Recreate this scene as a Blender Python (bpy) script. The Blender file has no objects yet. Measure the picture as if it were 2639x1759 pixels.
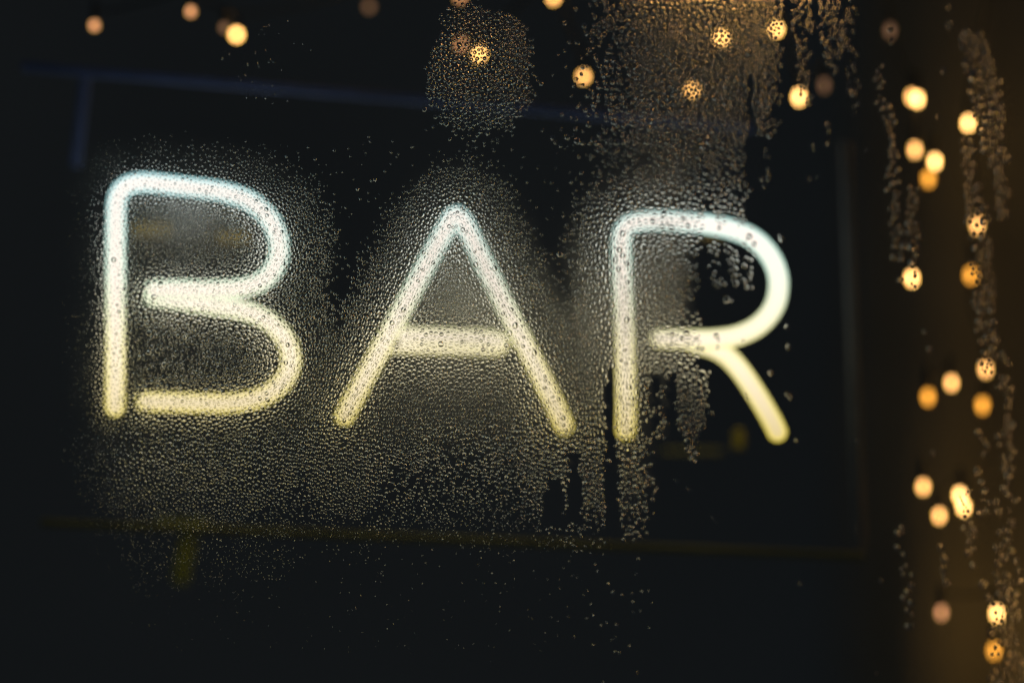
import bpy, math, random
import numpy as np
from mathutils import Vector, Matrix

random.seed(7)
rng = np.random.default_rng(11)
scene = bpy.context.scene
COL = scene.collection

# ------------------------------------------------------------------ camera, world, exposure
CAM_Z = 1.5
cam_d = bpy.data.cameras.new("camera")
cam = bpy.data.objects.new("camera", cam_d)
COL.objects.link(cam)
scene.camera = cam
cam.location = (0.0, -1.0, CAM_Z)
cam.rotation_euler = (math.radians(90), 0, 0)
cam_d.sensor_width = 36.0
cam_d.lens = 90.95
cam_d.clip_start = 0.01
cam_d.clip_end = 50.0
cam_d.dof.use_dof = True
cam_d.dof.focus_distance = 1.0
cam_d.dof.aperture_fstop = 0.95
cam_d.dof.aperture_blades = 0
cam_d.dof.aperture_ratio = 1.0

world = bpy.data.worlds.new("World")
scene.world = world
world.use_nodes = True
bg = world.node_tree.nodes["Background"]
bg.inputs[0].default_value = (0.68, 0.85, 1.0, 1)
bg.inputs[1].default_value = 0.017

scene.view_settings.view_transform = 'Standard'
scene.view_settings.look = 'None'
scene.view_settings.exposure = 0.0
scene.view_settings.gamma = 1.0
scene.cycles.max_bounces = 14
scene.cycles.transmission_bounces = 12
scene.cycles.glossy_bounces = 6
scene.cycles.diffuse_bounces = 2
scene.cycles.transparent_max_bounces = 12
scene.cycles.caustics_refractive = True
scene.cycles.caustics_reflective = False
scene.cycles.use_adaptive_sampling = True
scene.cycles.adaptive_threshold = 0.004
scene.cycles.adaptive_min_samples = 96
scene.cycles.use_denoising = True
scene.cycles.sample_clamp_indirect = 0.0

# ------------------------------------------------------------------ helpers
K = 0.15e-3           # metres per photograph pixel at 1 m from the camera
F = 2639.0 / 2352.0


def P(px, py, depth):
    """point seen at photograph pixel (px, py) at the given distance along the view axis"""
    return Vector(((px - 1319.5) * K * depth, depth - 1.0, CAM_Z - (py - 879.5) * K * depth))


def node_mat(name):
    m = bpy.data.materials.new(name)
    m.use_nodes = True
    nt = m.node_tree
    nt.nodes.clear()
    out = nt.nodes.new("ShaderNodeOutputMaterial")
    return m, nt, out


def N(nt, typ, **kw):
    n = nt.nodes.new(typ)
    for k, v in kw.items():
        setattr(n, k, v)
    return n


def principled(name, col, rough=0.5, metal=0.0, var=0.15, scale=40.0, bump=0.15):
    m, nt, out = node_mat(name)
    b = N(nt, "ShaderNodeBsdfPrincipled")
    b.inputs["Roughness"].default_value = rough
    b.inputs["Metallic"].default_value = metal
    tc = N(nt, "ShaderNodeTexCoord")
    no = N(nt, "ShaderNodeTexNoise")
    no.inputs["Scale"].default_value = scale
    no.inputs["Detail"].default_value = 5
    nt.links.new(tc.outputs["Object"], no.inputs["Vector"])
    r = N(nt, "ShaderNodeValToRGB")
    r.color_ramp.elements[0].position = 0.3
    r.color_ramp.elements[1].position = 0.7
    r.color_ramp.elements[0].color = [c * (1 - var) for c in col] + [1]
    r.color_ramp.elements[1].color = [min(1, c * (1 + var)) for c in col] + [1]
    nt.links.new(no.outputs["Fac"], r.inputs["Fac"])
    nt.links.new(r.outputs["Color"], b.inputs["Base Color"])
    bp = N(nt, "ShaderNodeBump")
    bp.inputs["Strength"].default_value = bump
    bp.inputs["Distance"].default_value = 0.001
    nt.links.new(no.outputs["Fac"], bp.inputs["Height"])
    nt.links.new(bp.outputs["Normal"], b.inputs["Normal"])
    nt.links.new(b.outputs[0], out.inputs[0])
    return m


def link_mesh(name, verts, faces, mat, parent=None, smooth=True):
    me = bpy.data.meshes.new(name)
    me.from_pydata([tuple(v) for v in verts], [], faces)
    if smooth:
        me.polygons.foreach_set("use_smooth", [True] * len(me.polygons))
    me.update()
    me.materials.append(mat)
    o = bpy.data.objects.new(name, me)
    COL.objects.link(o)
    if parent:
        o.parent = parent
    return o


def tag(o, label=None, cat=None, group=None, kind=None):
    if label: o["label"] = label
    if cat: o["category"] = cat
    if group: o["group"] = group
    if kind: o["kind"] = kind
    return o


def empty(name, loc):
    o = bpy.data.objects.new(name, None)
    o.empty_display_size = 0.02
    o.location = loc
    COL.objects.link(o)
    return o


def catmull(pts, n=8):
    pts = [Vector(p) for p in pts]
    q = [2 * pts[0] - pts[1]] + pts + [2 * pts[-1] - pts[-2]]
    out = []
    for i in range(1, len(q) - 2):
        a, b, c, d = q[i - 1], q[i], q[i + 1], q[i + 2]
        # centripetal-ish smoothness through chord-scaled tangents
        for k in range(n):
            t = k / n
            out.append(0.5 * ((2 * b) + (c - a) * t + (2 * a - 5 * b + 4 * c - d) * t * t + (3 * b - a - 3 * c + d) * t ** 3))
    out.append(pts[-1])
    return out


def sweep(path, r, seg=16, caps=True):
    """tube with rounded ends along a list of points"""
    n = len(path)
    tang = []
    for i in range(n):
        a = path[max(0, i - 1)]; b = path[min(n - 1, i + 1)]
        tang.append((b - a).normalized())
    ref = Vector((0, 1, 0))
    rings = []
    if caps:
        for k in range(4):
            a = math.pi / 2 * (k / 4)
            rings.append((path[0] - tang[0] * r * math.cos(a), tang[0], max(r * math.sin(a), r * 0.02)))
    for p, t in zip(path, tang):
        rings.append((p, t, r))
    if caps:
        for k in (3, 2, 1, 0):
            a = math.pi / 2 * (k / 4)
            rings.append((path[-1] + tang[-1] * r * math.cos(a), tang[-1], max(r * math.sin(a), r * 0.02)))
    verts, faces = [], []
    u = None
    for (p, t, rr) in rings:
        if u is None:
            u = ref - t * ref.dot(t)
            if u.length < 0.1:
                u = Vector((1, 0, 0)) - t * t.x
        else:
            u = u - t * u.dot(t)
        u.normalize()
        v = t.cross(u)
        for k in range(seg):
            a = 2 * math.pi * k / seg
            verts.append(p + (u * math.cos(a) + v * math.sin(a)) * rr)
    for i in range(len(rings) - 1):
        for k in range(seg):
            k2 = (k + 1) % seg
            faces.append((i * seg + k, i * seg + k2, (i + 1) * seg + k2, (i + 1) * seg + k))
    faces.append(tuple(range(seg - 1, -1, -1)))
    base = (len(rings) - 1) * seg
    faces.append(tuple(base + k for k in range(seg)))
    return verts, faces


def box_geo(cx, cy, cz, sx, sy, sz, bev=0.0):
    b = bev
    v = []
    f = []
    # chamfered box: 24 vertices
    hx, hy, hz = sx / 2, sy / 2, sz / 2
    import itertools
    if b <= 0:
        for i, j, k in itertools.product((-1, 1), repeat=3):
            v.append((cx + i * hx, cy + j * hy, cz + k * hz))
        f = [(0, 1, 3, 2), (4, 6, 7, 5), (0, 4, 5, 1), (2, 3, 7, 6), (0, 2, 6, 4), (1, 5, 7, 3)]
        return v, f
    idx = {}
    for i, j, k in itertools.product((-1, 1), repeat=3):
        for ax in range(3):
            p = [i * (hx - b), j * (hy - b), k * (hz - b)]
            p[ax] += (i, j, k)[ax] * b
            idx[(i, j, k, ax)] = len(v)
            v.append((cx + p[0], cy + p[1], cz + p[2]))
    for ax in range(3):
        o1, o2 = [a for a in range(3) if a != ax]
        for s in (-1, 1):
            q = []
            for (a, c) in ((-1, -1), (1, -1), (1, 1), (-1, 1)):
                key = [0, 0, 0]; key[ax] = s; key[o1] = a; key[o2] = c
                q.append(idx[(*key, ax)])
            f.append(tuple(q))
            for t in (-1, 1):
                pass
    for ax in range(3):                      # edges parallel to ax
        o1, o2 = [a for a in range(3) if a != ax]
        for a in (-1, 1):
            for c in (-1, 1):
                k1 = [0, 0, 0]; k1[ax] = -1; k1[o1] = a; k1[o2] = c
                k2 = list(k1); k2[ax] = 1
                f.append((idx[(*k1, o1)], idx[(*k2, o1)], idx[(*k2, o2)], idx[(*k1, o2)]))
    for i, j, k in itertools.product((-1, 1), repeat=3):
        f.append((idx[(i, j, k, 0)], idx[(i, j, k, 1)], idx[(i, j, k, 2)]))
    return v, f


# ------------------------------------------------------------------ materials
def mat_glass(name, ior, tint=(1, 1, 1), rough=0.0):
    m, nt, out = node_mat(name)
    g = N(nt, "ShaderNodeBsdfGlass")
    g.inputs["IOR"].default_value = ior
    g.inputs["Roughness"].default_value = rough
    g.inputs["Color"].default_value = (*tint, 1)
    nt.links.new(g.outputs[0], out.inputs[0])
    return m


def mat_neon():
    # phosphor-coated tube: cream core yellowing downwards; rim colours paint in lens fringe and halo
    m, nt, out = node_mat("neon_glow")
    geo = N(nt, "ShaderNodeNewGeometry")
    sep = N(nt, "ShaderNodeSeparateXYZ")
    nt.links.new(geo.outputs["Position"], sep.inputs[0])
    mr = N(nt, "ShaderNodeMapRange")
    mr.inputs["From Min"].default_value = CAM_Z - 0.040
    mr.inputs["From Max"].default_value = CAM_Z + 0.066
    nt.links.new(sep.outputs["Z"], mr.inputs["Value"])

    def ramp(cols):
        r = N(nt, "ShaderNodeValToRGB")
        e = r.color_ramp.elements
        e[0].position = cols[0][0]; e[0].color = (*cols[0][1], 1)
        e[1].position = cols[-1][0]; e[1].color = (*cols[-1][1], 1)
        for p, c in cols[1:-1]:
            x = e.new(p); x.color = (*c, 1)
        nt.links.new(mr.outputs[0], r.inputs["Fac"])
        return r
    core = ramp([(0.0, (0.64, 0.50, 0.25)), (0.30, (0.94, 0.79, 0.58)), (0.6, (0.97, 0.83, 0.72)), (1.0, (0.95, 0.86, 0.80))])
    rim = ramp([(0.0, (0.80, 0.62, 0.06)), (0.35, (0.92, 0.82, 0.30)), (0.65, (0.60, 0.88, 0.70)), (1.0, (0.36, 0.78, 0.84))])
    lw = N(nt, "ShaderNodeLayerWeight")
    lw.inputs["Blend"].default_value = 0.5
    fr = N(nt, "ShaderNodeMapRange")
    fr.inputs["From Min"].default_value = 0.03
    fr.inputs["From Max"].default_value = 0.62
    nt.links.new(lw.outputs["Facing"], fr.inputs["Value"])
    mx = N(nt, "ShaderNodeMix", data_type='RGBA')
    nt.links.new(fr.outputs[0], mx.inputs["Factor"])
    nt.links.new(core.outputs[0], mx.inputs[6])
    nt.links.new(rim.outputs[0], mx.inputs[7])
    em = N(nt, "ShaderNodeEmission")
    em.inputs["Strength"].default_value = 1.36
    nt.links.new(mx.outputs[2], em.inputs["Color"])
    nt.links.new(em.outputs[0], out.inputs[0])
    return m


def mat_bulb(name, strength, core, rim):
    m, nt, out = node_mat(name)
    lw = N(nt, "ShaderNodeLayerWeight"); lw.inputs["Blend"].default_value = 0.5
    fr = N(nt, "ShaderNodeMapRange")
    fr.inputs["From Min"].default_value = 0.15
    fr.inputs["From Max"].default_value = 0.6
    nt.links.new(lw.outputs["Facing"], fr.inputs["Value"])
    mx = N(nt, "ShaderNodeMix", data_type='RGBA')
    mx.inputs[6].default_value = (*core, 1); mx.inputs[7].default_value = (*rim, 1)
    nt.links.new(fr.outputs[0], mx.inputs["Factor"])
    em = N(nt, "ShaderNodeEmission")
    em.inputs["Strength"].default_value = strength
    nt.links.new(mx.outputs[2], em.inputs["Color"])
    nt.links.new(em.outputs[0], out.inputs[0])
    return m


M_PANE = mat_glass("window_glass", 1.5, (0.985, 0.995, 0.99))
M_WATER = mat_glass("water", 1.336)
M_NEON = mat_neon()
M_FRAME = principled("grey_frame_paint", (0.17, 0.18, 0.21), 0.5, 0.0, 0.15, 60)
M_BLACK = principled("black_rubber", (0.02, 0.02, 0.02), 0.5, 0, 0.2, 200)
M_AMBER = principled("amber_rubber", (0.40, 0.32, 0.02), 0.45, 0, 0.1, 200)
M_BLUE = principled("blue_neon_light_tint", (0.15, 0.20, 0.48), 0.5, 0, 0.15, 60)  # bluish neon light painted into the upper bar and strap colour
M_OLIVE2 = principled("olive_neon_light_tint", (0.27, 0.25, 0.08), 0.5, 0, 0.15, 60)  # yellowish neon light put into the base colour of lower bar and rail
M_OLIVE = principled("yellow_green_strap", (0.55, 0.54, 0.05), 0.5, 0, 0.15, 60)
M_WIRE = principled("dark_green_wire", (0.02, 0.025, 0.02), 0.5, 0, 0.2, 200)
M_WALL = principled("dark_plaster", (0.42, 0.42, 0.42), 0.8, 0, 0.12, 3, 0.2)
M_BRASS = principled("brass", (0.55, 0.38, 0.12), 0.4, 0.2, 0.15, 60)
M_CURTAIN = principled("brown_curtain_cloth", (0.28, 0.25, 0.18), 0.85, 0, 0.2, 25, 0.3)

# ------------------------------------------------------------------ setting
v, f = box_geo(0, 1.6, 1.6, 7.0, 0.1, 4.6)
wall = tag(link_mesh("back_wall", v, f, M_WALL, smooth=False), kind="structure")

# the window pane: a step nearer to the camera at its right-hand side
T_PANE = math.tan(math.radians(6.0))
X0 = (900 - 1319.5) * K


def pane_depth(px):
    return (1 + X0 * T_PANE) / (1 + (px - 1319.5) * K * T_PANE)


PANE_ROT = Matrix.Rotation(-math.radians(6.0), 4, 'Z')
PANE_M = Matrix.Translation((X0, 0, CAM_Z)) @ PANE_ROT
PANE_INV = PANE_M.inverted()
TH = 0.004
v, f = box_geo(-X0, TH / 2 + 1.5e-5, 0, 1.0, TH, 0.8)
pane = link_mesh("window_pane", v, f, M_PANE, smooth=False)
pane.matrix_world = PANE_M
tag(pane, "large clear window pane covered with beads of condensation", "window pane")

# ------------------------------------------------------------------ neon sign
D_SIGN = 1.037


def sd(px):                                   # distance of the sign plane from the camera
    return D_SIGN + (px - 1100) * 2.0e-6


def path(pts, off=0.0, n=8):
    return catmull([P(p[0], p[1], sd(p[0]) + (p[2] if len(p) > 2 else 0) + off) for p in pts], n)


R_T = 0.00395
sign = empty("neon_sign", P(1100, 1100, D_SIGN + 0.012))
tag(sign, "white glowing neon sign reading BAR in a thin metal frame behind the wet glass", "neon sign")
SINV = Matrix.Translation(-sign.location)


def sub(name, verts, faces, mat, parent, smooth=True, label=None):
    vs = [Vector(x) - sign.location for x in verts]
    o = link_mesh(name, vs, faces, mat, parent, smooth)
    if label: o["label"] = label
    return o


def tube_obj(name, pts, parent, label=None, mat=None, r=R_T, n=8):
    vv, ff = sweep(path(pts, n=n), r)
    return sub(name, vv, ff, mat or M_NEON, parent, label=label)


B1 = [(299, 1048), (300, 1000), (301, 900), (301, 760), (301, 640), (302, 560), (304, 520), (315, 492), (338, 476), (375, 471), (430, 476),
      (497, 484), (574, 495), (640, 516), (690, 556), (718, 612), (718, 668), (688, 716), (635, 740), (560, 747), (480, 746), (399, 747)]
B2 = [(399, 764, .004), (450, 771, .003), (540, 785, .002), (600, 795), (650, 806), (700, 832), (738, 876), (752, 925), (740, 970), (702, 1008), (650, 1030),
      (583, 1038), (500, 1037), (430, 1035), (378, 1034)]
A1 = [(890, 1070), (908, 1036), (960, 940), (1012, 845), (1060, 757), (1110, 664), (1150, 590), (1165, 562), (1177, 556), (1189, 563),
      (1206, 592), (1250, 682), (1306, 795), (1350, 880), (1398, 975), (1432, 1045), (1455, 1096)]
A2 = [(1012, 866, .008), (1060, 867, .008), (1150, 869, .008), (1230, 872, .008), (1280, 877, .009), (1288, 884, .010), (1280, 891, .011), (1230, 890, .011),
      (1150, 888, .011), (1060, 886, .010), (1008, 884, .009)]
R1 = [(1613, 1108), (1614, 1040), (1612, 920), (1608, 800), (1604, 700), (1602, 630), (1606, 600), (1620, 580), (1650, 571), (1690, 569), (1740, 571),
      (1825, 579), (1888, 592), (1945, 618), (1987, 664), (2006, 720), (1998, 782), (1962, 832), (1908, 862), (1840, 874), (1760, 874), (1700, 872)]
R2 = [(1790, 884, .006), (1830, 893, .005), (1870, 914, .003), (1905, 950), (1940, 1000), (1972, 1052), (1994, 1092), (2003, 1112)]

L_B = tube_obj("neon_letter", B1, sign, "white neon letter B")
tube_obj("neon_tube", B2, L_B)
L_A = tube_obj("neon_letter", A1, sign, "white neon letter A with doubled crossbar")
tube_obj("neon_tube", A2, L_A)
L_R = tube_obj("neon_letter", R1, sign, "white neon letter R with yellowish foot")
tube_obj("neon_tube", R2, L_R)


# tube ends bend back to dark electrodes; clear standoffs hold the tubes
def boot(px, py, parent, mat=M_BLACK, back=0.016, dy=0, r=0.0036, o0=.004):
    a = P(px, py, sd(px) + o0); b = P(px, py + dy, sd(px) + back)
    vv, ff = sweep([a, a.lerp(b, .3), a.lerp(b, .7), b], r, 12)
    sub("electrode_cap", vv, ff, mat, parent)


for (x, y, par, mt) in ((299, 1056, L_B, M_BLACK), (370, 1034, L_B, M_BLACK), (399, 756, L_B, M_BLACK),
                        (890, 1074, L_A, M_BLACK), (1457, 1100, L_A, M_BLACK), (1010, 876, L_A, M_BLACK),
                        (1613, 1112, L_R, M_BLACK), (2004, 1116, L_R, M_BLACK), (1700, 873, L_R, M_BLACK)):
    boot(x, y, par, mt, o0=.0045, back=.015)


def standoff(px, py, parent, mat=M_FRAME):
    a = P(px, py, sd(px) + R_T + .0006); b = P(px, py, sd(px) + 0.016)
    vv, ff = sweep([a, a.lerp(b, .5), b], 0.0016, 10)
    sub("tube_support", vv, ff, mat, parent)


for (x, y, par) in ((301, 700, L_B), (520, 487, L_B), (752, 925, L_B), (1045, 785, L_A), (1306, 795, L_A), (1606, 760, L_R), (1995, 690, L_R), (1950, 1015, L_R)):
    standoff(x, y, par)


def bar(name, pts, depth, w, t, mat, parent=sign, label=None):
    """flat bar of width w (photo px) and thickness t following two pixel points"""
    a = P(*pts[0], depth[0]); b = P(*pts[1], depth[1])
    d = (b - a).normalized()
    side = d.cross(Vector((0, 1, 0))).normalized()
    back = d.cross(side).normalized()
    hw = w * K * depth[0] / 2
    bev = hw * 0.3
    prof = [(-hw + bev, -t / 2), (hw - bev, -t / 2), (hw, -t / 2 + bev), (hw, t / 2), (-hw, t / 2), (-hw, -t / 2 + bev)]
    if back.y < 0: back = -back
    vv = [p + side * q[0] + back * q[1] for p in (a, b) for q in prof]
    n = len(prof)
    ff = [(i, (i + 1) % n, n + (i + 1) % n, n + i) for i in range(n)] + [tuple(range(n - 1, -1, -1)), tuple(range(n, 2 * n))]
    return sub(name, vv, ff, mat, parent, False, label)


DF = 1.056
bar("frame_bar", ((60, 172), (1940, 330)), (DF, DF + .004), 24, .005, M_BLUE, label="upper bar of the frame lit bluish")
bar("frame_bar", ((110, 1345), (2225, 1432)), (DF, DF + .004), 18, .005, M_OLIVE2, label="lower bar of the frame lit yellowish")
bar("frame_bar", ((2178, 366), (2216, 1414)), (DF + .008, DF + .008), 26, .005, M_FRAME, label="right upright of the frame")
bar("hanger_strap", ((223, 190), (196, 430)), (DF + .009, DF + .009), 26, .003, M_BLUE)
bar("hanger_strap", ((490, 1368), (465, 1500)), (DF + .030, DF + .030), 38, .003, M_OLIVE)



def plate(name, px, py, w, h, depth, mat, label=None, t=.004):
    c = P(px * F, py * F, depth) - sign.location
    vv, ff = box_geo(c.x, c.y, c.z, w * F * K, t, h * F * K, .0008)
    o = link_mesh(name, vv, ff, mat, sign, False)
    if label: o["label"] = label


plate("transformer_box", 432, 500, 110, 95, 1.072, M_FRAME, "grey box behind the upper loop of the B", .012)
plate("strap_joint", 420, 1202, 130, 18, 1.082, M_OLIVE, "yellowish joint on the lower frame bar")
plate("brass_clip", 352, 527, 92, 36, 1.062, M_BRASS, "amber clip behind the left of the B")
plate("brass_clip", 538, 545, 78, 30, 1.062, M_BRASS, "amber clip behind the right of the B")
plate("amber_stop", 1697, 1008, 26, 50, 1.072, M_AMBER, "amber stop beside the foot of the R")
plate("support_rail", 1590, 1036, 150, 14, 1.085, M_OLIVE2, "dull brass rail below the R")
plate("support_rail", 1640, 525, 60, 50, 1.075, M_BRASS, "dull brass plate behind the bowl of the R")

# ------------------------------------------------------------------ brown curtain at the right, behind the light strings
cv, cf = [], []
NX, NZ = 160, 12
for i in range(NX + 1):
    x = 0.200 + i / NX * 0.80
    yy = 0.44 + 0.010 * math.sin(i * 0.55) + 0.006 * math.sin(i * 1.31 + 1) + 0.09 * math.exp(-(x - .200) / .03)
    for j in range(NZ + 1):
        z = 0.9 + j / NZ * 1.3
        cv.append((x + 0.004 * math.sin(j * 1.1 + i * .03), yy + 0.003 * math.sin(j * 0.7 + i * 0.2), z))
for i in range(NX):
    for j in range(NZ):
        a = i * (NZ + 1) + j
        cf.append((a, a + NZ + 1, a + NZ + 2, a + 1))
cur = link_mesh("curtain", cv, cf, M_CURTAIN)
sm = cur.modifiers.new("thickness", 'SOLIDIFY'); sm.thickness = 0.0015
tag(cur, "brown folded curtain hanging at the right behind the string lights", "curtain")

# ------------------------------------------------------------------ fairy light strings
CREAM, YEL = (1.0, 0.60, 0.30), (1.0, 0.62, 0.10)
M_B = {
    'bright': mat_bulb("bulb_bright", 11.5, (1.0, 0.50, 0.19), (0.80, 0.44, 0.03)),
    'mid': mat_bulb("bulb_mid", 6.8, (1.0, 0.45, 0.16), (0.75, 0.42, 0.03)),
    'orange': mat_bulb("bulb_orange", 3.6, (1.0, 0.40, 0.05), (0.8, 0.30, 0.02)),
    'dim': mat_bulb("bulb_dim", 2.1, (1.0, 0.38, 0.20), (0.7, 0.42, 0.06)),
    'faint': mat_bulb("bulb_faint", 0.40, (1.0, 0.45, 0.28), (0.7, 0.45, 0.08)),
}
BR = 0.0016
ZB = 1.076


def bulb_mesh(mat):
    vs, fs = [], []
    S, Rn = 14, 9
    for i in range(Rn + 1):
        a = math.pi * i / Rn
        rr = math.sin(a) * BR
        z = -math.cos(a) * BR * (1.15 if a < math.pi / 2 else 1.3)
        for k in range(S):
            b = 2 * math.pi * k / S
            vs.append((max(rr, 1e-5) * math.cos(b), max(rr, 1e-5) * math.sin(b), z))
    for i in range(Rn):
        for k in range(S):
            k2 = (k + 1) % S
            fs.append((i * S + k, i * S + k2, (i + 1) * S + k2, (i + 1) * S + k))
    me = bpy.data.meshes.new("bulb")
    me.from_pydata(vs, [], fs)
    me.polygons.foreach_set("use_smooth", [True] * len(me.polygons))
    me.update(); me.materials.append(mat)
    return me


BM = {k: bulb_mesh(m) for k, m in M_B.items()}
sv, sf = sweep([Vector((0, 0, 0.0022)), Vector((0, 0, 0.0045)), Vector((0, 0, 0.0075))], 0.0012, 8)
SOCK = bpy.data.meshes.new("socket"); SOCK.from_pydata([tuple(x) for x in sv], [], sf); SOCK.update(); SOCK.materials.append(M_WIRE)


def light_string(label, pts, group="strings of warm fairy lights"):
    """pts: (x shown, y shown, kind, depth) ; the wire passes just above each bulb"""
    c = P(pts[0][0] * F, pts[0][1] * F, pts[0][3])
    root = empty("light_string", c)
    tag(root, label, "string lights", group)
    way = []
    for (x, y, kd, dep) in pts:
        p = P(x * F, y * F, dep)
        s = {'bright': 1, 'mid': 1, 'orange': 1.15, 'dim': 1, 'faint': 1}[kd]
        if y < -40 or x > 2380:
            s = 2.0                                  # out-of-view bulbs added, and fattened, to turn the drops golden
        b = bpy.data.objects.new("bulb", BM[kd]); COL.objects.link(b)
        b.parent = root; b.location = p - c; b.scale = (s * .86, s * .86, s * 1.35) if x > 1800 else (s, s, s)
        if kd in ('dim', 'faint'): b["label"] = "dim amber bulb"
        k = bpy.data.objects.new("socket", SOCK); COL.objects.link(k); k.parent = b
        way.append(p - c + Vector((0, .0015, 0.0085)))
    # wire with a little sag between bulbs
    q = []
    for a, b in zip(way[:-1], way[1:]):
        q += [a, a.lerp(b, .5) + Vector((random.uniform(-.002, .002), .003, -.0015))]
    q.append(way[-1])
    up = [way[0] + Vector((0, 0, .06)), way[0] + Vector((0, 0, .03))] if pts[0][1] < 400 else []
    q = up + q
    vv, ff = sweep(catmull(q, 5), 0.0007, 6)
    link_mesh("wire", vv, ff, M_WIRE, root)
    return root


light_string("slack string of small dim fairy lights along the top left corner",
             [(219, 60, 'dim', 1.060), (440, 28, 'dim', 1.060), (517, 65, 'faint', 1.062), (545, 81, 'bright', 1.082), (849, 17, 'faint', 1.082)])
light_string("string of fairy lights crossing the top above the letter A",
             [(700, -150, 'bright', ZB), (860, -90, 'bright', ZB), (1058, -6, 'dim', ZB), (1060, 103, 'dim', ZB), (1102, 126, 'bright', ZB), (1272, -3, 'mid', ZB), (1341, 177, 'mid', ZB)])
light_string("string of fairy lights at the top above the letter R",
             [(1480, -120, 'bright', ZB), (1560, -62, 'bright', ZB), (1640, -100, 'bright', ZB), (1690, -48, 'bright', ZB), (1780, -75, 'bright', ZB), (1870, -55, 'bright', ZB), (1820, -140, 'bright', ZB), (1720, -150, 'bright', ZB), (1600, -160, 'bright', ZB), (1555, 70, 'faint', ZB), (1590, 208, 'mid', ZB), (1657, 88, 'bright', ZB), (1783, 69, 'bright', ZB), (1835, 224, 'bright', ZB), (1893, 197, 'faint', ZB)])  # bulbs above the top edge are added to warm the beads
light_string("fairy lights hanging in a cluster at the upper right, inner strand",
             [(1960, -110, 'bright', ZB), (2044, 72, 'faint', ZB), (2094, 224, 'mid', ZB), (2107, 229, 'bright', ZB), (2101, 345, 'mid', ZB), (2147, 372, 'bright', ZB), (2132, 411, 'orange', ZB), (2094, 639, 'bright', ZB)])
light_string("fairy lights hanging down the right edge, outer strand behind the wide beaded streaks",
             [(2300, -90, 'bright', ZB), (2223, 284, 'bright', ZB), (2244, 517, 'mid', ZB), (2229, 632, 'orange', ZB), (2263, 848, 'mid', ZB), (2256, 930, 'orange', ZB)])
light_string("added fairy lights out of view past the right edge, gilding the drops",
             [(2410, 60, 'bright', ZB), (2400, 260, 'bright', ZB), (2420, 480, 'mid', ZB), (2405, 760, 'bright', ZB), (2415, 1040, 'bright', ZB), (2400, 1290, 'bright', ZB), (2410, 1490, 'bright', ZB)])  # whole strand lies out of view, put in to gild the streak drops
light_string("short strand of two fairy lights beside the middle of the right frame upright",
             [(2185, 879, 'mid', ZB), (2131, 911, 'orange', ZB)])
light_string("fairy lights in a loose cluster low on the right",
             [(2120, 1117, 'mid', ZB), (2157, 1183, 'mid', ZB), (2204, 1136, 'bright', ZB), (2213, 1163, 'bright', ZB)])
light_string("lowest fairy lights near the bottom right corner",
             [(2162, 1405, 'dim', ZB), (2289, 1407, 'bright', ZB), (2283, 1492, 'orange', ZB), (2330, 1640, 'bright', ZB)])


def curtain_fill_lamp(px, py, dep, power, col=(1.0, 0.62, 0.22), r=0.0):
    """added unseen point light that brightens the curtain cloth"""
    l = bpy.data.lights.new("curtain_fill_light", 'POINT'); l.energy = power; l.color = col; l.shadow_soft_size = r
    o = bpy.data.objects.new("curtain_fill_light", l); COL.objects.link(o)
    o.location = P(px * F, py * F, dep)


for (x, y, pw, dp) in ((2120, 330, .0006, 1.40), (2255, 330, .0045, 1.405), (2170, 440, .0007, 1.40), (2100, 640, .0005, 1.40), (2280, 600, .0005, 1.39), (2300, 880, .0005, 1.39),
                       (2150, 1120, .0030, 1.405), (2245, 1150, .0010, 1.40), (2265, 1395, .0030, 1.405), (2320, 1530, .0130, 1.395), (2440, 700, .0018, 1.36), (2440, 1150, .0018, 1.36),
                       (2880, 250, .0260, 1.37), (2880, 800, .0180, 1.37), (2780, 1350, .0300, 1.38)):  # last row sits off frame, added to give the drops a golden view
    curtain_fill_lamp(x, y, dp, pw, (1.0, 0.56, 0.13))

# ------------------------------------------------------------------ two amber table lamps seen through the letter B, other blurred things
def lampshade(px, py, dep, w, h, name, label, strength, col):
    c = P(px * F, py * F, dep)
    root = empty(name, c - Vector((0, 0, h * .9)))
    tag(root, label, "lamp", "small amber lamps deep in the room")
    m = mat_bulb(name + "_glow", strength, col, tuple(k * .7 for k in col))
    prof = [(w * .30, h * .5), (w * .38, h * .45), (w * .5, -h * .5)]
    S = 20
    vs = [(r * math.cos(2 * math.pi * k / S), r * math.sin(2 * math.pi * k / S), z + h * .9) for r, z in prof for k in range(S)]
    fs = [(i * S + k, i * S + (k + 1) % S, (i + 1) * S + (k + 1) % S, (i + 1) * S + k) for i in range(len(prof) - 1) for k in range(S)]
    fs.append(tuple(range(S)))
    link_mesh("lamp_shade", vs, fs, m, root)
    vv, ff = sweep([Vector((0, 0, 0)), Vector((0, 0, h * .2)), Vector((0, 0, h * .45))], w * .05, 8)
    link_mesh("lamp_stem", vv, ff, M_BRASS, root)


# ------------------------------------------------------------------ condensation
def sstep(a, b, x):
    t = np.clip((x - a) / (b - a), 0, 1)
    return t * t * (3 - 2 * t)


def vnoise(x, y, s, seed):
    r = np.random.default_rng(seed)
    g = r.random((90, 90))
    u = x / s + 20; w = y / s + 20
    i = np.floor(u).astype(int) % 89; j = np.floor(w).astype(int) % 89
    fu = u - np.floor(u); fw = w - np.floor(w)
    fu = fu * fu * (3 - 2 * fu); fw = fw * fw * (3 - 2 * fw)
    return (g[i, j] * (1 - fu) * (1 - fw) + g[i + 1, j] * fu * (1 - fw) + g[i, j + 1] * (1 - fu) * fw + g[i + 1, j + 1] * fu * fw)


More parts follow.
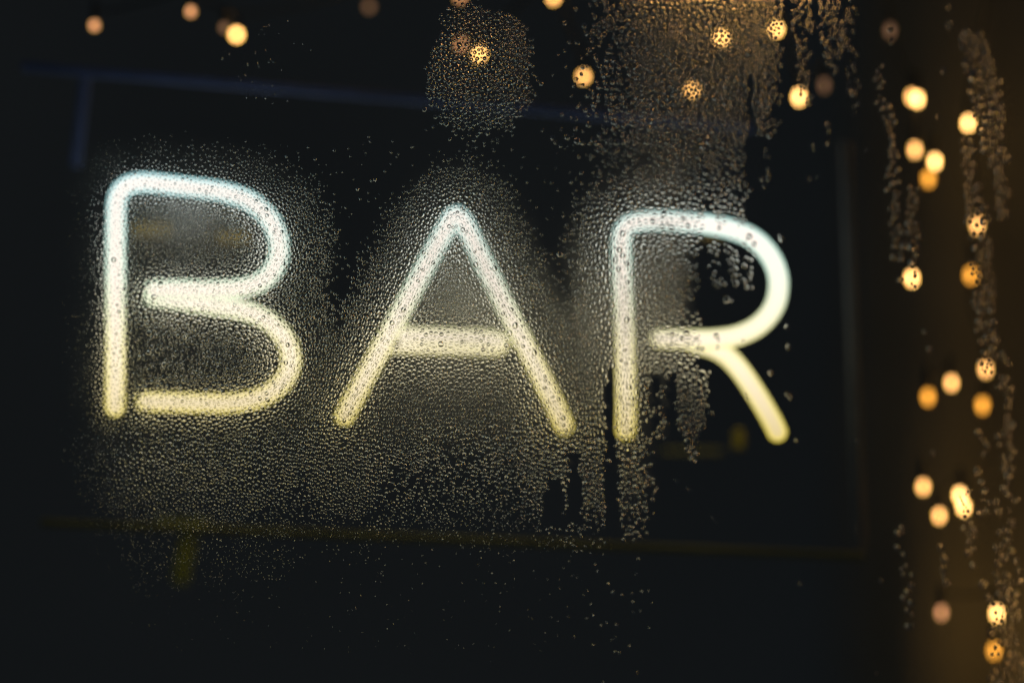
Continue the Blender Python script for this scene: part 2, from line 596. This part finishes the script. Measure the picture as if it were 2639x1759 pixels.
def band(x, y, pts, soft=3.0):
    """pts: list of (y, xleft, xright) -> 1 inside the vertical streak"""
    ys = [p[0] for p in pts]
    xl = np.interp(y, ys, [p[1] for p in pts]) + 11 * (vnoise(x, y, 19, 5) - .5) + 7 * (vnoise(x, y, 7, 15) - .5)
    xr = np.interp(y, ys, [p[2] for p in pts]) + 11 * (vnoise(x, y, 19, 6) - .5) + 7 * (vnoise(x, y, 7, 16) - .5)
    return ((x > xl) & (x < xr) & (y > ys[0]) & (y < ys[-1])).astype(float)


# wide beaded area: left edge and right edge by height (2352 px wide coordinates)
TUBE_PTS = []
for _t in (B1, B2, A1, A2, R1, R2):
    for (_a, _b) in zip(_t[:-1], _t[1:]):
        for _k in range(3):
            TUBE_PTS.append(((_a[0] + (_b[0] - _a[0]) * _k / 3) / F, (_a[1] + (_b[1] - _a[1]) * _k / 3) / F))


def tube_dist(x, y, below):
    dist = np.full(np.shape(x), 1e9)
    for (tx, ty) in TUBE_PTS:
        dy = y - ty
        dist = np.minimum(dist, np.hypot(x - tx, np.where(dy > 0, dy * below, dy)))
    return dist


def field(x, y):
    """probability that a bead stands at (x, y), and the bead spacing there"""
    n1 = vnoise(x, y, 60, 1); n2 = vnoise(x, y, 22, 2)
    # right-hand border of the big field
    yb = [0, 130, 160, 300, 330, 400, 520, 545, 700, 850, 860, 1010, 1030, 1250, 1568]
    xb = [1808, 1806, 1792, 1790, 1728, 1725, 1722, 1608, 1606, 1622, 1504, 1500, 1502, 1504, 1500]
    xr = np.interp(y, yb, xb) + 20 * (n2 - .5) + 12 * (vnoise(x, y, 9, 3) - .5)
    inside = (x < xr) * (1 - .55 * sstep(-34, 0, x - xr))
    # left / top / bottom fade
    left = sstep(95, 250, x + 60 * (n1 - .5))
    ramp = sstep(1210, 1470, x)
    top = np.maximum(sstep(285, 400, y + 50 * (n1 - .5) + np.abs(np.minimum(x, 900) - 430) * .12), ramp)
    p = inside * left * top
    e = 1 - sstep(.78, 1.1, np.hypot((x - 1105) / 145, (y - 165) / 175) + .25 * (n1 - .5))
    p = np.maximum(p, e)
    p = np.maximum(p, (.20 * sstep(900, 1050, x) * sstep(-50, 80, y) + .15 * sstep(1180, 1300, x)) * inside)
    # beading is densest around the tubes; it thins out quickly above and slowly below them
    dist = tube_dist(x, y, .40)
    free = ramp * (1 - sstep(320, 430, y))
    near = 1 - (.90 * sstep(95, 165, dist + 26 * (n1 - .5) + 14 * (n2 - .5))) * (1 - free) * (1 - np.minimum(e, 1) * (y < 340)) * (1 - sstep(1480, 1560, x) * (y < 520))
    near = np.where(y > 880, np.maximum(near, .85 * sstep(880, 980, y) * sstep(120, 220, x)), near)
    p = p * near
    # lower fade
    low = 1 - .88 * sstep(1170, 1300, y + 60 * (n1 - .5))
    low = np.where((y > 1150) & (x < 900), np.maximum(low, .75 * (1 - sstep(1270, 1420, y)) * sstep(200, 330, x) * (1 - sstep(620, 760, x))), low)
    p = p * low
    p = np.where(y > 1500, p * .3, p)
    # specks above the B
    sp = np.exp(-((x - 610) / 75) ** 2) * sstep(0, 60, y) * (1 - sstep(230, 270, y)) * .16
    p = np.maximum(p, sp)
    # clear runs
    for b in ([(845, 1393, 1411), (950, 1388, 1413), (1100, 1388, 1420), (1300, 1392, 1426)],
              [(1040, 1304, 1330), (1120, 1304, 1336), (1200, 1290, 1338)],
              [(1100, 1255, 1290), (1210, 1240, 1300)],
              [(455, 1618, 1634), (520, 1616, 1650), (545, 1614, 1660)],
              [(485, 1664, 1682), (525, 1662, 1690), (545, 1660, 1690)],
              [(170, 1712, 1730), (300, 1716, 1738), (420, 1708, 1745)],
              [(-20, 1801, 1812), (200, 1800, 1812)],
              [(390, 1730, 1760), (600, 1735, 1760)]):
        p = p * (1 - band(x, y, b))
    # patches and fingers to the right of the big field
    extra = np.zeros_like(p)
    for b, w in (([(850, 1553, 1624), (930, 1556, 1622), (985, 1562, 1614), (1010, 1580, 1604), (1060, 1584, 1598)], 1),
                 ([(856, 1515, 1532), (900, 1512, 1528), (950, 1518, 1530), (1008, 1506, 1534)], .6),
                 ([(540, 1622, 1648), (600, 1628, 1655), (665, 1640, 1668)], .7),
                 ([(540, 1664, 1692), (620, 1672, 1700), (655, 1685, 1700)], .7),
                 ([(540, 1702, 1730), (620, 1708, 1736), (660, 1712, 1726)], .7),
                 ([(330, 1755, 1768), (430, 1752, 1772)], .5),
                 ([(-20, 1815, 1868), (110, 1826, 1862), (200, 1838, 1862), (240, 1850, 1864)], .75),
                 ([(-20, 1875, 1965), (90, 1885, 1950), (150, 1900, 1925), (175, 1905, 1922)], .75),
                 ([(-20, 1940, 1976), (120, 1945, 1970), (260, 1955, 1972)], .35),
                 ([(150, 2012, 2036), (250, 2014, 2034)], .6),
                 ([(72, 2205, 2255), (120, 2214, 2278), (220, 2235, 2302), (330, 2265, 2305), (420, 2282, 2312), (500, 2296, 2312)], 1),
                 ([(240, 2036, 2056), (400, 2038, 2064), (520, 2046, 2070), (600, 2052, 2074)], .95),
                 ([(430, 2088, 2108), (600, 2090, 2110), (640, 2096, 2106)], .9),
                 ([(320, 2214, 2232), (480, 2218, 2262), (640, 2238, 2282), (860, 2255, 2290)], .9),
                 ([(730, 2122, 2140), (860, 2126, 2138)], .3),
                 ([(990, 2244, 2264), (1180, 2252, 2276)], .45),
                 ([(1090, 2198, 2220), (1180, 2210, 2236), (1300, 2222, 2244)], .6),
                 ([(800, 2296, 2322), (1000, 2296, 2324), (1130, 2300, 2336), (1180, 2318, 2340)], .6),
                 ([(1205, 2054, 2072), (1330, 2070, 2096), (1460, 2082, 2102)], .4),
                 ([(1240, 2152, 2168), (1290, 2158, 2174), (1360, 2166, 2182)], .6),
                 ([(1145, 2296, 2316), (1250, 2290, 2335), (1400, 2290, 2345), (1568, 2318, 2352)], .75),
                 ([(1320, 2260, 2276), (1400, 2268, 2290), (1480, 2280, 2310), (1590, 2272, 2310)], .6)):
        extra = np.maximum(extra, w * band(x, y, b))
    loose = .004 * sstep(1500, 1560, x)
    p = np.maximum(p, np.maximum(extra, loose))
    # bead spacing (px of the 2352 px wide picture)
    d = np.full_like(p, 7.6)
    d = d + (5.6 - 7.6) * np.exp(-((x - 440) / 170) ** 2 - ((y - 520) / 90) ** 2)
    d = d - 1.2 * (1 - sstep(190, 320, x))
    d = d + 1.0 * sstep(1050, 1450, x)
    d = d + 1.4 * np.exp(-((x - 1650) / 200) ** 2 - ((y - 420) / 110) ** 2)
    d = d + 1.2 * sstep(1480, 1600, x) * (y > 560)
    d = d + 1.0 * (y < 330) * (x > 940)
    d = d - 1.2 * sstep(1000, 1250, y) * (1 - sstep(1280, 1420, x))
    d = d + 4.6 * sstep(1960, 2030, x) + 2.0 * sstep(2180, 2220, x) * (y < 560)
    d = d * (1 - .22 * sstep(50, 170, dist) * (x < 1500) * (y > 330))
    d = .82 * d * (.90 + .35 * vnoise(x, y, 45, 9))
    # how much of its room a bead fills
    fill = np.full_like(p, 1.0)
    fill = fill * (1 - .38 * (1 - sstep(400, 470, y)) * (1 - sstep(640, 780, x)))
    fill = fill * (1 - .40 * (1 - sstep(190, 330, x + 40 * (n1 - .5))))
    fill = np.where(x > 1960, .82, fill)
    fill = fill * (1 - .35 * sstep(1080, 1260, y) * (1 - sstep(1240, 1380, x)))
    return p, d, fill


def scatter():
    cell = 9.0
    grid = {}
    res = []
    for ncand, shrink in ((420000, 1.0), (420000, .74)):
        x = rng.uniform(-40, 2392, ncand); y = rng.uniform(-40, 1608, ncand)
        p, d, fill = field(x, y)
        d = d * shrink * np.exp(rng.normal(0, .19, ncand))
        if shrink == 1.0:
            big = rng.random(ncand) < .003
            d = np.where(big, d * rng.uniform(1.2, 1.6, ncand), d)
        keep = rng.random(ncand) < np.where(p > .97, 1.0, p * (.30 if shrink == 1.0 else .12))
        x, y, d, fill, p = x[keep], y[keep], d[keep], fill[keep], p[keep]
        order = np.argsort(-d * (1 + .35 * rng.random(len(d))))
        x, y, d, fill, p = x[order], y[order], d[order], fill[order], p[order]
        for a, b, dd, fl, pp in zip(x.tolist(), y.tolist(), d.tolist(), fill.tolist(), p.tolist()):
            r = dd * .5
            ci, cj = int(a // cell), int(b // cell)
            good = True
            for ii in range(ci - 2, ci + 3):
                for jj in range(cj - 2, cj + 3):
                    g = grid.get((ii, jj))
                    if g:
                        for (u, w, s) in g:
                            m = (r + s) * .985
                            if (u - a) ** 2 + (w - b) ** 2 < m * m:
                                good = False; break
                    if not good: break
                if not good: break
            if good:
                grid.setdefault((ci, cj), []).append((a, b, r))
                if pp < .9 and random.random() > pp ** .7:   # an empty place keeps its room
                    continue
                res.append((a, b, dd * fl))
    res = np.array(res)
    return res[:, 0], res[:, 1], res[:, 2]


# single drops placed where the photograph shows them (2352 px wide coordinates, diameter)
HAND = [(1792, 540, 9), (1795, 548, 14), (1807, 750, 11), (1811, 797, 13), (1770, 857, 12), (1707, 783, 7), (1830, 1012, 10),
        (1808, 906, 9), (1815, 914, 9), (1669, 688, 16), (1680, 690, 8), (1724, 628, 12), (1722, 640, 11), (1650, 655, 12), (1642, 650, 11),
        (1638, 636, 11), (1655, 642, 10), (1732, 560, 12), (1634, 948, 10), (1554, 1105, 9), (1578, 1123, 6), (1586, 1125, 6), (1636, 1189, 6),
        (1645, 1198, 7), (1714, 916, 6), (1712, 906, 6), (1765, 410, 11), (1765, 400, 10), (1764, 388, 8), (1645, 770, 12), (1650, 780, 8), (1648, 797, 9),
        (1334, 641, 14), (1286, 584, 13), (1311, 598, 11), (1398, 1060, 12), (1110, 1340, 5), (285, 381, 7), (2180, 58, 17), (2180, 18, 11), (2046, 66, 18), (2048, 96, 12),
        (2167, 163, 12), (2153, 268, 7), (2022, 1333, 10), (2143, 1040, 11), (1886, 198, 6), (1840, 216, 12), (2066, 642, 11), (1965, 1215, 6), (2012, 1545, 7),
        (1860, 410, 8), (1878, 405, 7), (1870, 345, 6), (1990, 345, 6), (1900, 330, 8), (1905, 300, 8), (1900, 285, 10), (1960, 213, 16), (1950, 205, 11),
        (1705, 300, 11), (2104, 632, 14), (2094, 655, 9), (2104, 662, 10), (2206, 1143, 9), (2286, 1405, 12), (2290, 1425, 9), (2262, 855, 11), (2268, 842, 9)]

RADS = [0.0, 0.42, 0.68, 0.86, 0.955, 1.0]


def drop_template(seg, theta, sag, pexp=2.3):
    """bead of base radius 1: flat back at y=0, low dome towards -y that steepens to its rim, heavier at its lower side"""
    vs = []
    def h(u): return math.tan(theta) * (1 - u ** (pexp + 1)) / (pexp + 1)
    H = h(0)
    vs.append((0, -H, -sag))
    for u in RADS[1:]:
        hh = h(u)
        for k in range(seg):
            a = 2 * math.pi * k / seg
            vs.append((u * math.cos(a), -hh, u * math.sin(a) - sag * (hh / H)))
    nring = len(RADS) - 1
    fs = []
    for k in range(seg):
        fs.append((0, 1 + (k + 1) % seg, 1 + k))
    for i in range(nring - 1):
        for k in range(seg):
            k2 = (k + 1) % seg
            a = 1 + i * seg
            fs.append((a + k, a + k2, a + seg + k2, a + seg + k))
    dome_n = len(fs)
    base = len(vs)
    for k in range(seg):                        # the rim again, so that the edge stays sharp
        x, yv, z = vs[1 + (nring - 1) * seg + k]
        vs.append((x, 0.0, z))
    fs.append(tuple(base + k for k in range(seg)))
    return np.array(vs), fs, dome_n


def scene_pt(x, y):
    """pane-local coordinates of a picture position"""
    px, py = x * F, y * F
    p = P(px, py, pane_depth(px))
    return PANE_INV @ p


def build_beads(xs, ys, ds, name):
    seg = 10
    n = len(xs)
    kinds = [drop_template(seg, math.radians(a_), s_, p_) for a_, s_, p_ in ((60, .12, 1.7), (61, .11, 2.0), (58, .15, 1.2), (60, .13, 1.4), (46, .08, 2.8))]
    tmpl, fs, dome_n = kinds[0]
    pick = rng.choice(4, n, p=[.30, .30, .22, .18])
    front = (tube_dist(xs, ys, 1.0) < 27) & (rng.random(n) < .8)
    pick = np.where(front, 4, pick)
    ds = np.where(front, ds * .90, ds)
    bank = np.stack([k_[0] for k_ in kinds])
    nv = len(tmpl)
    px = xs * F; py = ys * F
    dep = (1 + X0 * T_PANE) / (1 + (px - 1319.5) * K * T_PANE)
    wx = (px - 1319.5) * K * dep; wy = dep - 1.0; wz = -(py - 879.5) * K * dep
    c, s = math.cos(math.radians(6)), math.sin(math.radians(6))
    lx = (wx - X0) * c - wy * s                      # into the pane's own axes
    lz = wz
    r = ds * F * K * dep * .5
    V = bank[pick]                                   # n, nv, 3
    # irregular outlines
    ang = np.arctan2(tmpl[:, 2], tmpl[:, 0])[None, :]
    ph2 = rng.uniform(0, 6.28, (n, 1)); ph3 = rng.uniform(0, 6.28, (n, 1)); ph5 = rng.uniform(0, 6.28, (n, 1))
    k = 1 + .09 * rng.random((n, 1)) * np.cos(2 * ang + ph2) + .05 * rng.random((n, 1)) * np.cos(3 * ang + ph3) + .03 * np.cos(5 * ang + ph5)
    X = V[:, :, 0] * k; Z = V[:, :, 2] * k
    hs = np.exp(rng.normal(0.0, .10, (n, 1)))
    hs = hs * (1.04 + .14 * sstep(560, 740, ys) + .34 * sstep(900, 1120, ys))[:, None]
    Y = V[:, :, 1] * hs
    tilt = rng.normal(0, .08, (n, 1))
    X = X + tilt * (-Y)
    Z = Z - (rng.random((n, 1)) ** 3) * .18 * np.where(Z < 0, -Z, 0)
    out = np.empty((n, nv, 3))
    out[:, :, 0] = X * r[:, None] + lx[:, None]
    out[:, :, 1] = Y * r[:, None]
    out[:, :, 2] = Z * r[:, None] + lz[:, None]
    me = bpy.data.meshes.new(name)
    loops1 = np.array([i for f_ in fs for i in f_])
    tot1 = np.array([len(f_) for f_ in fs])
    loops = (loops1[None, :] + (np.arange(n) * nv)[:, None]).ravel()
    tot = np.tile(tot1, n)
    start = np.concatenate([[0], np.cumsum(tot)[:-1]])
    me.vertices.add(n * nv); me.vertices.foreach_set("co", out.ravel())
    me.loops.add(len(loops)); me.loops.foreach_set("vertex_index", loops.astype(np.int32))
    me.polygons.add(len(tot)); me.polygons.foreach_set("loop_start", start.astype(np.int32))
    me.polygons.foreach_set("loop_total", tot.astype(np.int32))
    smf = np.tile(np.array([True] * dome_n + [False]), n)
    me.polygons.foreach_set("use_smooth", smf)
    me.update(calc_edges=True)
    me.materials.append(M_WATER)
    o = bpy.data.objects.new(name, me)
    COL.objects.link(o)
    o.matrix_world = PANE_M
    return o


bx, by, bd = scatter()
hx = np.array([h[0] for h in HAND], float); hy = np.array([h[1] for h in HAND], float); hd = np.array([h[2] for h in HAND], float)
keep = np.ones(len(bx), bool)
for a, b, c_ in HAND:
    keep &= np.hypot(bx - a, by - b) > (bd + c_) * .5
bx, by, bd = bx[keep], by[keep], bd[keep]
vis = (bx > 0) & (bx < 2352) & (by > 0) & (by < 1568)
n_single = 300 - len(HAND)
score = np.where(vis, bd, 0)
idx = np.argsort(-score)[:n_single]
single = np.zeros(len(bx), bool); single[idx] = True
beads = build_beads(bx[~single], by[~single], bd[~single], "condensation")
tag(beads, kind="stuff")
print("BEADS", len(bx)); open("/tmp/beads.txt","w").write(str(len(bx)))


ANCH = [(250, 620, "the upright of the B"), (440, 425, "the top of the B"), (655, 560, "the upper bowl of the B"), (430, 680, "the doubled bar of the B"), (690, 810, "the lower bowl of the B"), (440, 930, "the base of the B"),
        (420, 800, "the middle of the B's lower loop"), (440, 540, "the middle of the B's upper loop"), (265, 940, "the foot of the B's upright"), (440, 1090, "the glow under the B"),
        (1045, 480, "the apex of the A"), (930, 740, "the left leg of the A"), (800, 940, "the left foot of the A"), (1040, 790, "the crossbar of the A"), (1180, 730, "the right leg of the A"),
        (1300, 960, "the right foot of the A"), (1045, 650, "the triangle inside the A"), (1050, 950, "the glow under the A"), (1320, 640, "the gap between A and R"), (1320, 800, "the gap left of the R"), (1240, 520, "the dark gap beside the A's apex"),
        (1430, 600, "the upright of the R"), (1430, 760, "the lower upright of the R"), (1435, 960, "the foot of the R's upright"), (1480, 510, "the top left corner of the R"), (1640, 530, "the top of the R"), (1790, 640, "the right curve of the R"),
        (1560, 640, "the beaded half of the R's bowl"), (1690, 640, "the clear half of the R's bowl"), (1560, 775, "the middle bar of the R"), (1720, 880, "the diagonal leg of the R"), (1790, 990, "the tip of the R's leg"), (1590, 930, "the torn patch below the R"),
        (1460, 1120, "the last drips below the R"), (1350, 1120, "the drips between A and R"), (1550, 400, "the blue beading above the R"), (1690, 420, "the ragged edge above the R"),
        (1341, 177, "the lone light above the A and R gap"), (1102, 126, "the bright light in the round patch"), (1272, 0, "the light cut by the top edge"), (1590, 208, "the spotted light highest over the R"),
        (1657, 88, "the bright spotted light over the R"), (1783, 69, "the spotted light at the beading's edge"), (1835, 224, "the clear light beside the dry run"), (1893, 197, "the very faint light disc"), (1555, 70, "the faint smudged light"),
        (1840, 110, "the top run of drops by the dry strip"), (1925, 60, "the broad top run of drops"), (1958, 200, "the thin top run of drops"), (2024, 200, "the short run under the faint disc"), (2044, 72, "the faint disc holding drops"), (2180, 55, "the ringed drop at top right"),
        (2100, 228, "the merged pair of bright lights"), (2223, 284, "the bright light by the wide streak"), (2235, 110, "the head of the wide streak"), (2265, 200, "the middle of the wide streak"), (2290, 340, "the narrowing wide streak"), (2303, 450, "the tail of the wide streak"),
        (2101, 345, "the pair of pinkish lights"), (2147, 372, "the bright light of the trio"), (2132, 411, "the orange light of the trio"), (2046, 300, "the head of the left bead chain"), (2058, 440, "the middle of the left bead chain"), (2064, 570, "the tail of the left bead chain"),
        (2098, 500, "the right bead chain"), (2095, 639, "the oval light under the bead chains"), (2224, 400, "the head of the long streak"), (2244, 517, "the light broken up by beads"), (2229, 632, "the orange light in the long streak"), (2262, 720, "the lower part of the long streak"),
        (2263, 848, "the light at the long streak's end"), (2131, 800, "the sparse drip over the orange light"), (2185, 879, "the round light mid right"), (2131, 911, "the doubled orange light"), (2256, 930, "the hazy orange light"), (2308, 900, "the far right drip, upper part"),
        (2312, 1050, "the far right drip, middle part"), (2328, 1160, "the far right drip, lower part"), (2254, 1080, "the thin drip over the low cluster"), (2120, 1117, "the left light of the low cluster"), (2157, 1183, "the lowest light of the low cluster"), (2208, 1150, "the merged lights of the low cluster"),
        (2236, 1260, "the drip under the merged lights"), (2068, 1280, "the sparse drip low on the dark wood"), (2092, 1410, "the tail of the sparse drip"), (2164, 1290, "the short drip over the pink light"), (2162, 1405, "the pink light"), (2308, 1220, "the head of the corner streak"),
        (2315, 1330, "the middle of the corner streak"), (2335, 1450, "the right side of the corner streak"), (2289, 1407, "the bright corner light"), (2270, 1350, "the drip entering the corner light"), (2283, 1492, "the orange corner light"), (2335, 1540, "the bottom right corner"),
        (1660, 250, "the dark beading left of the dry strip"), (1480, 150, "the sparse beading at the top middle"), (1480, 300, "the dim beading over the A and R gap"), (1000, 250, "the lower rim of the round patch"), (600, 180, "the specks over the B"), (1764, 400, "the violet drip right of the R's top")]
_rank = {}


def describe(x, y, big):
    ds_ = [math.hypot(x - a[0], (y - a[1]) * .8) for a in ANCH]
    k = int(np.argmin(ds_))
    dx, dy = x - ANCH[k][0], y - ANCH[k][1]
    way = ("right of" if dx > 0 else "left of") if abs(dx) > abs(dy) * .9 else ("below" if dy > 0 else "above")
    return (k, way, math.hypot(dx, dy))


TM = []
for k in range(6):
    t, fs, dn = drop_template(20, math.radians(random.uniform(62, 70)), random.uniform(.06, .16))
    ang = np.arctan2(t[:, 2], t[:, 0])
    kk = 1 + .05 * np.cos(2 * ang + random.uniform(0, 6)) + .03 * np.cos(3 * ang + random.uniform(0, 6))
    t = t.copy(); t[:, 0] *= kk; t[:, 2] *= kk
    me = bpy.data.meshes.new("water_drop")
    me.from_pydata([tuple(q) for q in t], [], fs)
    me.polygons.foreach_set("use_smooth", [True] * dn + [False])
    me.update(); me.materials.append(M_WATER)
    TM.append(me)

sxs = np.concatenate([hx, bx[single]]); sys_ = np.concatenate([hy, by[single]]); sds = np.concatenate([hd, bd[single]])
ORD = ["closest", "second closest", "third closest", "fourth closest", "fifth closest", "sixth closest", "seventh closest", "eighth closest", "ninth closest", "tenth closest", "eleventh closest", "twelfth closest",
       "thirteenth closest", "fourteenth closest", "fifteenth closest", "sixteenth closest"]
info = [describe(x, y, d) for x, y, d in zip(sxs, sys_, sds)]
lots = {}
for n_, (k, way, dist) in enumerate(info):
    lots.setdefault((k, way), []).append((dist, n_))
label_of = {}
for (k, way), lst in lots.items():
    lst.sort()
    for r_, (dist, n_) in enumerate(lst):
        x, y = sxs[n_], sys_[n_]
        tone = "amber" if (x > 1960 or (y < 330 and x > 900)) else ("bluish" if y < 480 else ("yellowish" if y > 850 else "pale"))
        if len(lst) == 1:
            label_of[n_] = "larger %s water drop just %s %s" % (tone, way, ANCH[k][2])
        else:
            label_of[n_] = "%s water drop, %s %s %s" % (tone, ORD[min(r_, 15)], way, ANCH[k][2])
for n_, (x, y, d) in enumerate(zip(sxs, sys_, sds)):
    lp = scene_pt(x, y)
    r = d * F * K * pane_depth(x * F) * .5
    o = bpy.data.objects.new("water_drop", random.choice(TM))
    COL.objects.link(o)
    st = random.uniform(1.0, 1.15)
    o.matrix_world = PANE_M @ Matrix.Translation((lp.x, 0, lp.z)) @ Matrix.Diagonal((r / st ** .5, r * random.uniform(.85, 1.1), r * st ** .5, 1))
    tag(o, label_of[n_], "water drop", "larger water drops on the window pane")

# ------------------------------------------------------------------ thin mist on the inner face of the pane, between the beads
m, nt, out = node_mat("mist_film")
at = N(nt, "ShaderNodeAttribute"); at.attribute_name = "mist"
no = N(nt, "ShaderNodeTexNoise"); no.inputs["Scale"].default_value = 900; no.inputs["Detail"].default_value = 4
tc = N(nt, "ShaderNodeTexCoord"); nt.links.new(tc.outputs["Object"], no.inputs["Vector"])
mr = N(nt, "ShaderNodeMapRange"); mr.inputs["To Min"].default_value = .5; mr.inputs["To Max"].default_value = 1.5
nt.links.new(no.outputs["Fac"], mr.inputs["Value"])
mu = N(nt, "ShaderNodeMath", operation='MULTIPLY'); nt.links.new(at.outputs["Fac"], mu.inputs[0]); nt.links.new(mr.outputs[0], mu.inputs[1])
tr = N(nt, "ShaderNodeBsdfTransparent"); tl = N(nt, "ShaderNodeBsdfTranslucent"); tl.inputs[0].default_value = (.95, .96, .95, 1)
mx = N(nt, "ShaderNodeMixShader")
nt.links.new(mu.outputs[0], mx.inputs[0]); nt.links.new(tr.outputs[0], mx.inputs[1]); nt.links.new(tl.outputs[0], mx.inputs[2])
nt.links.new(mx.outputs[0], out.inputs[0])
GX, GY = 240, 160
gx, gy = np.meshgrid(np.linspace(-20, 2372, GX), np.linspace(-20, 1588, GY), indexing='ij')
px = gx * F; py = gy * F
dep = (1 + X0 * T_PANE) / (1 + (px - 1319.5) * K * T_PANE)
wx = (px - 1319.5) * K * dep; wy = dep - 1.0; wz = -(py - 879.5) * K * dep
c, s_ = math.cos(math.radians(6)), math.sin(math.radians(6))
co = np.stack([(wx - X0) * c - wy * s_, np.full_like(wx, TH + 6e-5), wz], -1).reshape(-1, 3)
pf, _, _ = field(gx, gy)
pf = np.clip(pf, 0, 1)
def blob(cx, cy, rx, ry): return np.exp(-((gx - cx) / rx) ** 2 - ((gy - cy) / ry) ** 2)
mist = pf * (.022 * (1 - sstep(70, 150, tube_dist(gx, gy, .55))) + .004 + .38 * blob(1060, 680, 110, 150) + .24 * blob(1400, 720, 170, 150) + .13 * blob(1520, 620, 80, 150) + .10 * blob(1050, 900, 330, 120) + .20 * blob(430, 500, 110, 70) + .10 * blob(1580, 400, 160, 70))
mist = mist * (1 - sstep(1540, 1612, gx))
faces = [(i * GY + j, (i + 1) * GY + j, (i + 1) * GY + j + 1, i * GY + j + 1) for i in range(GX - 1) for j in range(GY - 1)]
me = bpy.data.meshes.new("mist"); me.from_pydata(co.tolist(), [], faces); me.update()
a_ = me.attributes.new("mist", 'FLOAT', 'POINT'); a_.data.foreach_set("value", mist.ravel().astype(np.float32))
me.materials.append(m)
o = bpy.data.objects.new("mist", me); COL.objects.link(o); o.matrix_world = PANE_M
tag(o, kind="stuff")
